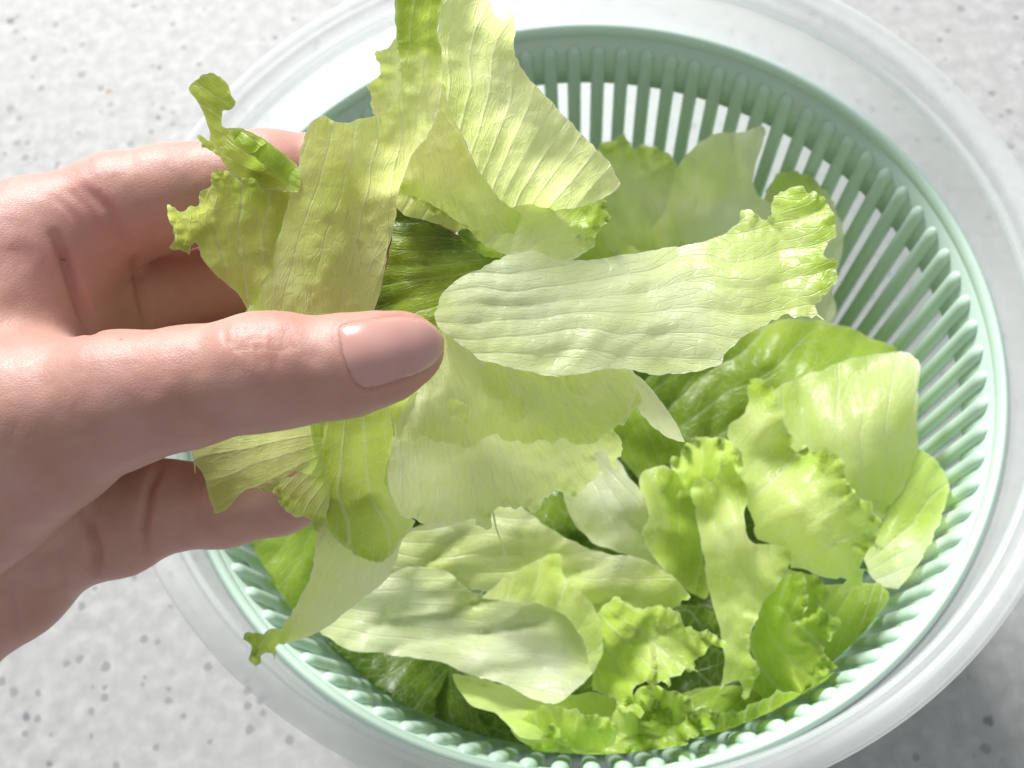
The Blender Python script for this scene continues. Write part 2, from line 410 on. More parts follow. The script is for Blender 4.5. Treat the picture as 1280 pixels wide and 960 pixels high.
allp = np.array([p for c in [THUMB, INDEX, MIDDLE, RING, PINKY] + PALM for p, r in c]); allr = np.array([r for c in [THUMB, INDEX, MIDDLE, RING, PINKY] + PALM for p, r in c])
lo = (allp - allr[:, None]).min(0) - .006; hi = (allp + allr[:, None]).max(0) + .006
V, Q = surface_nets(lo, hi, .0014)
for _ in range(3): V = V - grad(V) * hand_sdf(V)[:, None]
me = mesh('hand', V, Q)
bm = bmesh.new(); bm.from_mesh(me)
bmesh.ops.subdivide_edges(bm, edges=[e for e in bm.edges if e.verts[0].co.x > -.115], cuts=1, use_grid_fill=True)
bm.to_mesh(me); bm.free()
nv = len(me.vertices); V = np.empty(nv * 3); me.vertices.foreach_get('co', V); V = V.reshape(-1, 3)
for _ in range(2): V = V - grad(V) * hand_sdf(V)[:, None]
N = grad(V)
PX = 640 + V[:, 0] / V[:, 2] * F; PY = 480 - V[:, 1] / V[:, 2] * F; DD = V[:, 2] * 100
def seg_dist(pl):
    best = np.full(nv, 1e9); par = np.zeros(nv)
    for i_, ((x0, y0), (x1, y1)) in enumerate(zip(pl[:-1], pl[1:])):
        vx, vy = x1 - x0, y1 - y0; t = np.clip(((PX - x0) * vx + (PY - y0) * vy) / (vx * vx + vy * vy), 0, 1)
        d_ = np.hypot(PX - x0 - t * vx, PY - y0 - t * vy); nearer = d_ < best
        best = np.where(nearer, d_, best); par = np.where(nearer, (i_ + t) / (len(pl) - 1), par)
    return best, np.clip(5 * par * (1 - par), 0, 1)
disp = np.zeros(nv); flush_shade = np.zeros(nv)
facing = np.clip(-N[:, 2] * 2 + .6, 0, 1)          # the side of the hand that carries these creases
CREASES = [  # polyline, width px, depth mm, depth range cm
    ([(66, 285), (84, 330), (100, 375), (118, 424)], 7, 2.0, (19.5, 24.5)),
    ([(166, 318), (174, 350), (188, 414)], 6, 1.5, (21, 25)),
    ([(98, 228), (135, 262), (166, 312)], 8, .7, (20, 24)),
    ([(80, 232), (112, 262), (140, 300)], 5, .25, (20, 24)),
    ([(58, 238), (90, 268), (112, 300)], 4, .22, (20, 24)),
    ([(20, 300), (50, 340), (64, 400)], 14, .25, (19.5, 24)),
    ([(184, 694), (180, 655), (187, 610), (204, 574)], 5, 1.6, (21, 25)),
    ([(122, 724), (120, 685), (104, 632)], 7, 1.8, (21, 25)),
    ([(84, 760), (78, 715), (70, 680)], 6, .5, (21, 25.5)),
    ([(28, 815), (20, 770), (10, 730)], 7, .6, (21, 25.5)),
    ([(250, 588), (246, 640), (252, 684)], 4, .25, (21, 25)),
    ([(210, 402), (222, 365), (214, 322)], 4, .25, (21, 25)),
    ([(120, 610), (170, 582), (215, 566)], 6, .35, (18, 22))]
rs = np.random.RandomState(5)
for i, x in enumerate((283, 296, 307, 318, 330, 343, 355, 367)):
    top = 404 + rs.rand() * 8; ln = (30, 38, 48, 60, 52, 62, 40, 28)[i]
    CREASES.append(([(x + rs.randn() * 3, top), (x - 3 + rs.randn() * 3, top + ln * .5), (x + 3 + rs.randn() * 3, top + ln)], 2.6, .22, (17, 20.5)))
for y in (416, 428, 440):
    CREASES.append(([(284, y + rs.randn() * 3), (325, y - 4 + rs.randn() * 3), (362, y + rs.randn() * 3)], 2.6, .12, (17, 20.5)))
for pl, w, dm, (d0, d1) in CREASES:
    k = (DD > d0) & (DD < d1); sdist, sfade = seg_dist(pl)
    disp -= np.where(k, dm * .001 * np.exp(-(sdist / w) ** 2) * facing * sfade, 0)
    flush_shade = np.maximum(flush_shade, np.where(k, np.exp(-(sdist / (w * .9)) ** 2) * facing * sfade * min(.7, .2 + dm * .35), 0))
blob = lambda x, y, r, d0, d1: np.exp(-((PX - x) ** 2 + (PY - y) ** 2) / r ** 2) * ((DD > d0) & (DD < d1))
flush_shade = np.maximum(flush_shade, .55 * blob(330, 430, 48, 17, 20.5)); flush_shade = np.maximum(flush_shade, .5 * blob(480, 470, 70, 17, 20.8))
flush_shade = np.maximum(flush_shade, .6 * np.clip((DD - 22.9) / .5, 0, 1) * (PX > 160)); flush_shade = np.maximum(flush_shade, .55 * blob(360, 210, 60, 20, 24))  # rear fingers: their shadow and red transmitted light painted in as redder skin
disp += .00022 * fbm(PX / 38, PY / 38, 2) * facing
disp += +.0004 * blob(322, 412, 42, 17, 20.5) - .0005 * blob(392, 400, 30, 17, 20)     # knuckle and the hollow before the nail
def catmull(pts, step, closed=True):
    P = np.array([p[:2] for p in pts], float); Wt = np.array([p[2] if len(p) > 2 else 0.0 for p in pts]); n = len(P); out = []; wo = []
    for i in range(n if closed else n - 1):
        a, b, c, d = P[i - 1], P[i], P[(i + 1) % n], P[(i + 2) % n]
        m = max(2, int(np.hypot(*(c - b)) / step))
        for k in range(m):
            u = k / m; lin = b + (c - b) * u
            cr = .5 * (2 * b + (c - a) * u + (2 * a - 5 * b + 4 * c - d) * u * u + (3 * b - a - 3 * c + d) * u ** 3)
            out.append(.35 * lin + .65 * cr); wo.append(Wt[i] + (Wt[(i + 1) % n] - Wt[i]) * u)
    return np.array(out), np.array(wo)
def inside(poly, P):
    x, y = P[:, 0], P[:, 1]; r = np.zeros(len(P), bool)
    x0, y0 = poly[:, 0], poly[:, 1]; x1, y1 = np.roll(x0, -1), np.roll(y0, -1)
    for a, b, c, d in zip(x0, y0, x1, y1):
        k = (b > y) != (d > y)
        r ^= k & (x < (c - a) * (y - b) / (d - b + 1e-12) + a)
    return r
def fill(poly, step, seed=0, margin=.55):
    rs = np.random.RandomState(seed); lo, hi = poly.min(0), poly.max(0)
    gx, gy = np.meshgrid(np.arange(lo[0], hi[0], step), np.arange(lo[1], hi[1], step * .87)); gx[1::2] += step / 2
    G = np.stack([gx.ravel(), gy.ravel()], 1) + rs.randn(gx.size, 2) * step * .08
    G = G[inside(poly, G)]
    D, J = near(poly, G); G = G[D > step * margin]
    pts = np.vstack([poly, G]); n = len(poly)
    v, e, f, ov, oe, of = delaunay_2d_cdt([Vector(map(float, p)) for p in pts], [(i, (i + 1) % n) for i in range(n)], [], 1, 1e-4)
    return np.array([tuple(q) for q in v]), [tuple(q) for q in f]
def near(poly, G):
    D = np.empty(len(G)); J = np.empty(len(G), int)
    for s in range(0, len(G), 4000):
        d = np.hypot(G[s:s + 4000, None, 0] - poly[None, :, 0], G[s:s + 4000, None, 1] - poly[None, :, 1]); J[s:s + 4000] = d.argmin(1); D[s:s + 4000] = d.min(1)
    return D, J
nail_o, _ = catmull([(426, 412), (450, 404), (500, 398), (535, 404), (553, 424), (550, 446), (528, 462), (490, 476), (455, 484), (441, 474), (430, 442)], 3)
thumbv = np.where((DD < 20.3) & (PX > 395) & (PX < 545) & (PY > 385) & (PY < 500))[0]
PV = np.stack([PX[thumbv], PY[thumbv]], 1); dn, _j = near(nail_o, PV); ins_ = inside(nail_o, PV)
ring = np.where(ins_, 0, np.exp(-((dn - 5) / 4.5) ** 2)) * np.clip((535 - PX[thumbv]) / 40, 0, 1)
disp[thumbv] += .00042 * ring * facing[thumbv]; flush_shade[thumbv] = np.maximum(flush_shade[thumbv], .5 * ring)
V2 = V + N * disp[:, None]
me.vertices.foreach_set('co', V2.ravel()); me.update()
me.polygons.foreach_set('use_smooth', [True] * len(me.polygons))
ca = me.color_attributes.new('flush_shade', 'FLOAT_COLOR', 'POINT')
ca.data.foreach_set('color', np.repeat(np.stack([flush_shade, flush_shade, flush_shade, np.ones(nv)], 1), 1, 0).ravel().astype(np.float32))
M2 = Matrix.Identity(4)
for i in range(3): M2[i][0], M2[i][1], M2[i][2], M2[i][3] = RT[i], UP[i], fw[i], CAM[i]
me.transform(M2); me.flip_normals()
ORG = Vector(at_depth(np.array(60.), np.array(520.), np.array(.215)))
me.transform(Matrix.Translation(-ORG))
hand = link('hand', me, MAT['skin']); hand.location = ORG
tag(hand, 'bare left hand with polished thumbnail pinching torn lettuce between thumb and fingers', 'hand')

# thumb nail: a curved plate laid on the thumb's own surface
NP, NF = fill(nail_o, 3.2)
dirs = np.stack([(NP[:, 0] - 640) / F, -(NP[:, 1] - 480) / F, np.ones(len(NP))], 1); L = np.linalg.norm(dirs, axis=1, keepdims=True); dirs /= L
t = np.full(len(NP), .175)
for _ in range(60): t += np.clip(hand_sdf(dirs * t[:, None]), -.002, .004) * .8
hit = np.abs(hand_sdf(dirs * t[:, None])) < 3e-4
dz = t * dirs[:, 2]
# a smooth curved plate: fit a quadric to the thumb surface under the nail
A = lambda P: np.stack([np.ones(len(P)), P[:, 0], P[:, 1], P[:, 0] ** 2, P[:, 0] * P[:, 1], P[:, 1] ** 2], 1)
q = (NP - [490, 440]) / 60.0
cf = np.linalg.lstsq(A(q[hit]), dz[hit], rcond=None)[0]
Dn, _ = near(nail_o, NP)
zz = A(q) @ cf - .00045 * (1 - np.exp(-Dn / 5)) - .0001
tip = np.clip((NP[:, 0] - 520) / 30, 0, 1); zz += .0006 * tip * tip
nv_ = np.vstack([np.stack([(NP[:, 0] - 640) / F * zz, -(NP[:, 1] - 480) / F * zz, zz], 1)])
me = mesh('thumb_nail', nv_, NF); me.transform(M2); me.transform(Matrix.Translation(-ORG))
nail = link('thumb_nail', me, MAT['nail'], hand)
sd = nail.modifiers.new('plate', 'SOLIDIFY'); sd.thickness = .0007; sd.offset = 0

# ================================================================== LETTUCE
RIMZ = ZR
def rbf(C, val, P, smooth=0.0):
    C = np.asarray(C, float) / 100; P = P / 100; n = len(C)
    phi = lambda r2: np.where(r2 > 1e-12, .5 * r2 * np.log(r2 + 1e-12), 0)
    if n < 4:
        A_ = np.hstack([np.ones((n, 1)), C]); w = np.linalg.lstsq(A_, val, rcond=None)[0]
        return w[0] + P @ w[1:]
    K = phi(((C[:, None] - C[None]) ** 2).sum(-1)) + smooth * np.eye(n)
    A_ = np.zeros((n + 3, n + 3)); A_[:n, :n] = K; A_[:n, n] = 1; A_[:n, n + 1:] = C; A_[n, :n] = 1; A_[n + 1:, :n] = C.T
    w = np.linalg.solve(A_, np.concatenate([val, np.zeros(3)]))
    return phi(((P[:, None] - C[None]) ** 2).sum(-1)) @ w[:n] + w[n] + P @ w[n + 1:]
def idw(C, val, P):
    d = ((P[:, None] - np.asarray(C, float)[None]) ** 2).sum(-1) + 25; w = 1 / d ** 1.5
    return (w * np.asarray(val)).sum(1) / w.sum(1)

def patch(outline, ctrl, base, mode='d', step=5.0, frill=1.0, wave=26.0, jag=2.8, curl=0.0, crinkle=.035, fold=.05, nfold=9, seed=0, width=26, und=None):
    """outline (px, py[, frilliness]); ctrl (px, py, depth or height in cm, greenness); base = where the veins start"""
    pl, w = catmull(outline, step * .8)
    n = len(pl); tang = np.roll(pl, -1, 0) - np.roll(pl, 1, 0); tl = np.hypot(*tang.T)[:, None] + 1e-9
    nrm = np.stack([tang[:, 1], -tang[:, 0]], 1) / tl
    s = np.concatenate([[0], np.cumsum(np.hypot(*np.diff(pl, axis=0).T))])
    wob = vnoise(s / 7.0, s * 0 + .5, seed) * .6 + vnoise(s / 15.0, s * 0 + 3.5, seed + 1) * .8 + vnoise(s / 3.4, s * 0 + 7.5, seed + 2) * .25 + vnoise(s / 42.0, s * 0 + 9.5, seed + 13) * .9
    pl = pl + nrm * (wob * (jag * (.55 + 2.0 * w)))[:, None]
    P, Fs = fill(pl, step, seed)
    dist, j = near(pl, P)
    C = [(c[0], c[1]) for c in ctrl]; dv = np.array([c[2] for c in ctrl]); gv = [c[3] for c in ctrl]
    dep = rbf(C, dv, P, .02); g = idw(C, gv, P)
    if mode == 'z': dep = depth_of_height(P[:, 0], P[:, 1], RIMZ + dep / 100) * 100
    pxcm = dep / F                                            # cm per pixel at that depth
    wj = w[j]; sj = s[j]
    # ruffled margins: waves along the edge that die out inwards
    ph = sj / wave * 2 * math.pi + 2.2 * vnoise(sj / 45, sj * 0 + 1.7, seed + 3)
    amp = .40 * frill * wj * np.exp(-dist / width)
    dep = dep + amp * (np.sin(ph) * .7 + .55 * np.sin(ph * 2.3 + 1.3)) * (.6 + .6 * vnoise(sj / 60, sj * 0 + 4.4, seed + 4))
    dep = dep + curl * np.exp(-dist / (width * .8))
    # veins run outwards from the base; shallow corrugation along them
    ex, ey = P[:, 0] - base[0], P[:, 1] - base[1]
    cx, cy = P[:, 0].mean() - base[0], P[:, 1].mean() - base[1]; cl = math.hypot(cx, cy) + 1e-6
    along = (ex * cx + ey * cy) / cl; across = (-ex * cy + ey * cx) / cl
    back = cl * .9; rr = np.hypot(along + back, across); th = np.arctan2(across, along + back)
    nfold = nfold * .72; fold = fold * (2.0 if mode == 'd' else 1.7)
    tn_ = (th - th.min()) / (np.ptp(th) + 1e-9)
    u = tn_ * nfold + .35 * vnoise(rr / 70, tn_ * 2.5, seed + 6) + .06 * vnoise(rr / 30, tn_ * nfold, seed + 12)
    bil = np.abs(np.sin(math.pi * u)) ** .8
    dep = dep + fold * ((.5 - bil) * .26 * (.5 + .9 * np.abs(vnoise(tn_ * nfold, rr / 90, seed + 11))) + .8 * vnoise(tn_ * nfold * .45, rr / 170, seed + 7))
    dep = dep + crinkle * (1.0 * fbm(P[:, 0] / 24, P[:, 1] / 24, seed + 8) + .6 * vnoise(P[:, 0] / 9, P[:, 1] / 9, seed + 9) * (.4 + wj))
    cr = .045 if mode == 'd' else .15
    sz = np.clip(math.sqrt(np.ptp(P[:, 0]) * np.ptp(P[:, 1])) / 170, .15, 1); cr *= sz
    wx = 14 * vnoise(P[:, 0] / 90, P[:, 1] / 90, seed + 33); wy = 14 * vnoise(P[:, 0] / 90, P[:, 1] / 90, seed + 34)
    a1, l1 = across + wx, along + wy; q1 = a1 * .8 + l1 * .35; q2 = l1 * .9 - a1 * .3
    dep = dep - cr * (np.abs(vnoise(q1 / 40, q2 / 130, seed + 30)) * 2 + np.abs(vnoise(q1 / 21, q2 / 48, seed + 31)) * .55)
    if und is None: und = .10 if mode == 'd' else .22
    dep = dep + und * sz * (vnoise(q1 / 75, q2 / 85, seed + 20) + .5 * vnoise(q1 / 34, q2 / 60, seed + 21))
    X = at_depth(P[:, 0], P[:, 1], dep / 100)
    if mode == 'z':                                           # keep inside the basket wall
        r = np.hypot(X[:, 0], X[:, 1]); lim = np.where(X[:, 2] < ZR + .002, .1120 + (X[:, 2] - ZR) * .13 - .0036, 9)
        k = np.where(r > lim, lim / r, 1); X[:, 0] *= k; X[:, 1] *= k
        X[:, 2] = np.maximum(X[:, 2], Z_FLOOR + .003)
    v = (rr - rr.min()) * pxcm.mean()
    rimv = wj * np.exp(-dist / 22)
    return X, Fs, np.stack([u + seed * 3.0, v], 1), np.stack([np.clip(g, 0, 1), rimv, np.exp(-(dist / 2.2) ** 2)], 1)

def leaf(label, patches, group=None, name='lettuce_leaf', thick=.00045, threads=()):
    Vs, Fs, UVs, Ts = [], [], [], []; o = 0
    for p in patches:
        X, f, uv, tn = patch(**p); Vs.append(X); Fs += [tuple(i + o for i in q) for q in f]; UVs.append(uv); Ts.append(tn); o += len(X)
    for th in threads:                                        # torn fibres: thin tapered tubes
        pts = np.array(th, float); X = at_depth(pts[:, 0], pts[:, 1], pts[:, 2] / 100); k = 5; vv = []
        for i, x in enumerate(X):
            r = .00028 * (1 - .7 * i / (len(X) - 1))
            for a in range(k): vv.append(x + r * (math.cos(a * 2 * math.pi / k) * RT + math.sin(a * 2 * math.pi / k) * fw))
        for i in range(len(X) - 1):
            for a in range(k):
                b = (a + 1) % k; Fs.append((o + i * k + a, o + i * k + b, o + (i + 1) * k + b, o + (i + 1) * k + a))
        Vs.append(np.array(vv)); UVs.append(np.zeros((len(vv), 2))); Ts.append(np.tile([.05, 0, 0], (len(vv), 1))); o += len(vv)
    X = np.vstack(Vs); UV = np.vstack(UVs); T_ = np.vstack(Ts)
    org = X.mean(0); org[2] = X[:, 2].min()
    me = mesh(name, X - org, Fs)
    uvl = me.uv_layers.new(name='vein'); li = np.empty(len(me.loops), int); me.loops.foreach_get('vertex_index', li)
    uvl.data.foreach_set('uv', UV[li].ravel().astype(np.float32))
    ca = me.color_attributes.new('tone', 'FLOAT_COLOR', 'POINT')
    ca.data.foreach_set('color', np.concatenate([T_, np.ones((len(T_), 1))], 1).ravel().astype(np.float32))
    ob = link(name, me, MAT['leaf']); ob.location = org
    tag(ob, label, 'lettuce', group); return ob

HELD = 'torn lettuce pieces held in the hand'
IN = 'lettuce leaves piled in the basket'
f1, f5 = 1.0, .5

# ---- held pieces (depth in cm from the camera)
leaf('long pale lettuce strip hanging between thumb and a green folded tip', [dict(
    outline=[(497, -12), (525, -16), (551, -8), (548, 40), (554, 80), (552, 110), (541, 160), (512, 198), (500, 235), (496, 270), (483, 325), (462, 400), (420, 425), (350, 425), (300, 410), (322, 362), (350, 292), (366, 232), (376, 190), (388, 152), (402, 143, .3), (432, 153), (462, 146), (487, 134), (500, 110), (498, 60, .3), (494, 20)],
    ctrl=[(525, -10, 19.7, 0.70), (510, 40, 19.8, 0.68), (545, 50, 20, 0.63), (525, 80, 19.9, 0.30), (545, 130, 20.2, 0.20), (500, 150, 20.1, 0.24), (400, 150, 20.7, 0.30), (440, 180, 20.4, 0.28), (370, 240, 21, 0.28), (430, 230, 20.6, 0.38), (498, 235, 20.8, 0.28), (335, 350, 21.1, 0.16), (400, 340, 20.7, 0.30), (470, 340, 21, 0.18), (400, 420, 20.8, 0.28), (310, 410, 21, 0.20), (460, 410, 20.9, 0.23)],
    base=(525, -260), seed=1, frill=.5, crinkle=.045, fold=.04, nfold=9, step=4.5),
    dict(outline=[(502, 44), (486, 60, .5), (470, 68, .6), (475, 92, .6), (461, 108, .6), (466, 142), (500, 152), (512, 100)],
    ctrl=[(500, 50, 20.3, .22), (472, 75, 20.7, .3), (465, 110, 20.6, .28), (505, 110, 20.35, .18), (480, 140, 20.6, .22)], base=(520, 240), seed=17, frill=.25, wave=18, step=4)], HELD)
leaf('broad yellow-green lettuce leaf with fanned veins standing highest in the hand', [dict(
    outline=[(549, -14), (600, -18), (608, 0), (622, 20), (632, 24), (641, 14), (645, 34), (644, 70), (664, 100), (702, 140), (732, 172), (762, 202), (774, 228), (762, 243), (735, 256), (700, 263), (668, 268), (640, 264), (612, 252), (594, 214), (582, 178), (566, 150), (552, 100), (547, 40)],
    ctrl=[(550, 0, 20.5, 0.24), (600, 0, 20, 0.19), (640, 50, 20.8, 0.22), (590, 80, 20.5, 0.16), (560, 120, 21.3, 0.24), (630, 130, 20.7, 0.16), (700, 140, 21.2, 0.16), (600, 200, 21.8, 0.24), (680, 200, 21.2, 0.19), (770, 228, 21.6, 0.14), (720, 240, 21.6, 0.22), (660, 262, 22, 0.34)],
    base=(560, 330), seed=2, frill=.4, fold=.07, nfold=15, crinkle=.035, step=4.5)], HELD)
leaf('pale yellow lobe curving down behind the long pale lettuce strip', [dict(
    outline=[(552, 92), (562, 130), (575, 165), (598, 214), (628, 250), (664, 276), (668, 284), (640, 292), (600, 290), (560, 268), (530, 250), (500, 240), (488, 220), (505, 185), (535, 150)],
    ctrl=[(552, 100, 21.3, 0.20), (540, 160, 21.15, 0.25), (590, 200, 21.6, 0.30), (560, 220, 21.1, 0.27), (665, 280, 21.9, 0.35), (610, 265, 21.3, 0.27), (500, 230, 21.4, 0.30), (560, 265, 21.35, 0.35)],
    base=(500, 60), seed=3, frill=.5, fold=.06, nfold=12, step=4.5),
    dict(outline=[(490, 225, .5), (512, 232, .7), (525, 222, .6), (548, 248, .7), (590, 272), (650, 258), (700, 252), (735, 252, .5), (757, 250, .7), (765, 266, .8), (748, 290, .6), (742, 310, .4), (705, 328), (668, 322), (640, 322), (610, 318), (585, 300), (545, 278), (505, 268), (490, 250)],
    ctrl=[(495, 235, 21.6, .35), (540, 255, 21.5, .35), (590, 290, 21.7, .35), (650, 305, 21.5, .2), (710, 300, 21.6, .25), (760, 265, 21.4, .4), (735, 270, 22.0, .45), (700, 325, 21.5, .25), (620, 315, 21.6, .2)],
    base=(480, 420), seed=4, frill=.9, fold=.08, nfold=10, step=4.5)], HELD)
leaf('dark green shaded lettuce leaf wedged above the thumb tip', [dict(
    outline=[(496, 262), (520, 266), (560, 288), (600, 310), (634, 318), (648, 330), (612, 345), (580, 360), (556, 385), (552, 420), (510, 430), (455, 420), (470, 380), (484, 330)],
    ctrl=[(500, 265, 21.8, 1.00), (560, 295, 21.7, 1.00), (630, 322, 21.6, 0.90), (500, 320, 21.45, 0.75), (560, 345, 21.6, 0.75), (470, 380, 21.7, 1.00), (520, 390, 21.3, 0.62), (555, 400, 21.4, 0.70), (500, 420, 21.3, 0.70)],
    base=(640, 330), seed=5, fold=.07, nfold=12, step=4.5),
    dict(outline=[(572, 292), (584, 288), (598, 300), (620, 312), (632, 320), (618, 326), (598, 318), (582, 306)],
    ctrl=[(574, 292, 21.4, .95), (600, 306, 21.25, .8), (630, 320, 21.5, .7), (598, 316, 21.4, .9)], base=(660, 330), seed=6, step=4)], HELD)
leaf('narrow curled bright green lettuce frond lying over the index finger', [dict(
    outline=[(239, 110, .4), (250, 100, .5), (262, 92, .4), (276, 95, .3), (286, 110), (289, 130, .6), (276, 138, .4), (276, 158), (300, 166), (330, 176), (360, 196), (374, 212), (372, 240), (345, 236), (318, 238), (300, 230), (282, 205), (270, 190, .5), (252, 186, .8), (248, 170, .6), (262, 176), (262, 160), (250, 130)],
    ctrl=[(245, 108, 21.2, .6), (280, 105, 20.9, .55), (268, 130, 21.1, .66), (275, 170, 21.3, .6), (310, 185, 20.9, .5), (340, 190, 21.25, .62), (372, 215, 21.1, .5), (320, 210, 21.3, .75), (300, 228, 21.05, .42), (355, 236, 21.0, .45), (255, 180, 21.0, .5)],
    base=(400, 240), seed=7, frill=.25, wave=24, fold=.06, nfold=8, step=4),
    dict(outline=[(284, 160), (310, 164), (340, 180), (366, 204), (374, 216), (368, 236), (352, 226), (330, 205), (305, 188)],
    ctrl=[(290, 165, 21, .6), (330, 178, 20.95, .55), (370, 212, 21, .6), (345, 205, 20.9, .7), (310, 186, 21, .7), (365, 234, 21, .5)], base=(400, 250), seed=8, step=4, fold=.02, crinkle=.012)], HELD)
leaf('small fan shaped green lettuce lobe with pointed teeth beside the index finger', [dict(
    outline=[(210, 257, .7), (232, 262, .5), (250, 256, .3), (251, 240, .4), (264, 232, .4), (268, 216, .5), (286, 214, .5), (300, 228, .5), (318, 224, .6), (330, 236, .5), (346, 238), (364, 240), (362, 290), (345, 335), (318, 395), (298, 368), (270, 345), (250, 320), (244, 306, .3), (236, 318, .6), (226, 312, .6), (214, 308, .5), (222, 292, .5), (214, 272, .6)],
    ctrl=[(212, 260, 20.9, 0.41), (225, 310, 21.3, 0.49), (268, 220, 20.9, 0.44), (330, 236, 21.2, 0.49), (262, 280, 21.25, 0.41), (300, 270, 20.85, 0.39), (350, 280, 21.25, 0.44), (285, 330, 21.0, 0.37), (330, 340, 21.1, 0.34), (316, 390, 21.1, 0.34)],
    base=(320, 420), seed=9, frill=.2, wave=30, fold=.07, nfold=7, step=4)], HELD)
leaf('long pale rippled lettuce leaf reaching from the thumb tip to a frilly end', [dict(
    outline=[(542, 392), (552, 372), (562, 358), (580, 346), (604, 334), (640, 316), (664, 314), (700, 326), (748, 322), (800, 316), (845, 308), (880, 302), (905, 292), (922, 274, .5), (924, 264, .7), (942, 264, .7), (958, 274, .6), (968, 268, .7), (972, 248, .9), (996, 236, 1), (1020, 240, 1), (1034, 256, 1), (1036, 290, .9), (1030, 318, .8), (1044, 330, 1), (1046, 352, 1), (1030, 366, .8), (1018, 380, .5), (1034, 402, .5), (1010, 398, .5), (985, 396, .5), (955, 408, .3), (930, 420, .2), (906, 440), (900, 455), (870, 464), (820, 468), (790, 462), (760, 460), (720, 470), (680, 470), (640, 458), (600, 448), (565, 425), (546, 410)],
    ctrl=[(548, 395, 20.5, .05), (600, 340, 21.2, .05), (660, 318, 21.4, .05), (640, 380, 20.7, .03), (620, 440, 20.3, .06), (740, 330, 21.5, .08), (740, 375, 20.8, .04), (740, 415, 20.4, .04), (720, 462, 20.3, .08), (850, 315, 21.6, .1), (850, 370, 20.9, .08), (850, 420, 20.4, .08), (840, 464, 20.4, .1), (930, 285, 21.6, .25), (930, 350, 20.9, .18), (930, 410, 20.4, .15), (1000, 245, 21.3, .38), (990, 300, 21.1, .28), (1030, 300, 20.8, .35), (1040, 345, 20.5, .48), (1000, 360, 20.6, .25), (1025, 398, 20.3, .2)],
    base=(470, 400), seed=10, frill=.34, wave=27, fold=.10, nfold=10, crinkle=.03, step=4.5, width=32)], HELD)
leaf('sheer pale lettuce flap with ragged lower edge hanging below the thumb tip', [dict(
    outline=[(556, 400), (600, 420), (640, 440), (690, 455), (740, 455), (786, 455), (796, 480), (800, 500, .3), (786, 520, .5), (770, 538, .7), (782, 560, .7), (768, 586, .7), (756, 566, .7), (745, 566, .5), (756, 590, .4), (738, 604, .4), (720, 622, .4), (690, 622, .4), (668, 638, .5), (650, 632, .5), (622, 634, .4), (608, 660, .5), (595, 645, .5), (560, 656, .3), (525, 650, .2), (496, 640), (480, 600), (484, 570), (496, 530), (512, 495), (535, 468), (545, 430)],
    ctrl=[(556, 410, 20.6, 0.17), (640, 440, 20.7, 0.15), (740, 450, 20.9, 0.19), (790, 470, 21.2, 0.27), (520, 500, 21.4, 0.19), (600, 510, 21.2, 0.21), (690, 520, 21.4, 0.27), (770, 540, 22, 0.25), (490, 580, 22.4, 0.17), (570, 580, 22.2, 0.23), (660, 590, 22.4, 0.27), (750, 580, 22.7, 0.22), (530, 645, 23.2, 0.19), (620, 640, 23, 0.23), (700, 620, 22.9, 0.27)],
    base=(570, 330), seed=11, frill=.45, wave=30, jag=3.4, fold=.055, nfold=22, crinkle=.035, step=4.5),
    dict(outline=[(556, 405), (640, 440), (740, 456), (788, 462), (796, 485), (786, 515, .3), (768, 536, .4), (740, 552, .5), (700, 548, .5), (660, 556, .5), (620, 547, .5), (580, 556, .5), (540, 549, .5), (505, 553, .4), (496, 535), (512, 498), (535, 468), (546, 430)],
    ctrl=[(556, 410, 20.5, .06), (640, 440, 20.55, .05), (740, 450, 20.75, .1), (790, 470, 21.0, .14), (520, 500, 21.2, .08), (600, 510, 21.0, .08), (690, 520, 21.2, .12), (770, 535, 21.8, .14), (505, 548, 21.8, .08), (600, 550, 21.5, .1), (700, 548, 21.6, .14)],
    base=(570, 330), seed=18, frill=.2, jag=3.2, fold=.05, nfold=16, step=4.5),
    dict(outline=[(782, 466), (800, 470), (820, 492), (842, 525), (856, 552), (836, 548), (812, 530), (796, 510)],
    ctrl=[(785, 470, 21.3, .12), (820, 500, 21.6, .12), (852, 548, 22.4, .18), (800, 505, 21.8, .15)], base=(760, 440), seed=12, step=4)], HELD,
    threads=[[(616, 640, 23.1), (620, 660, 23.3), (628, 682, 23.6), (635, 705, 23.9)], [(493, 545, 21.9), (491, 530, 21.5), (489, 514, 21.3)]])
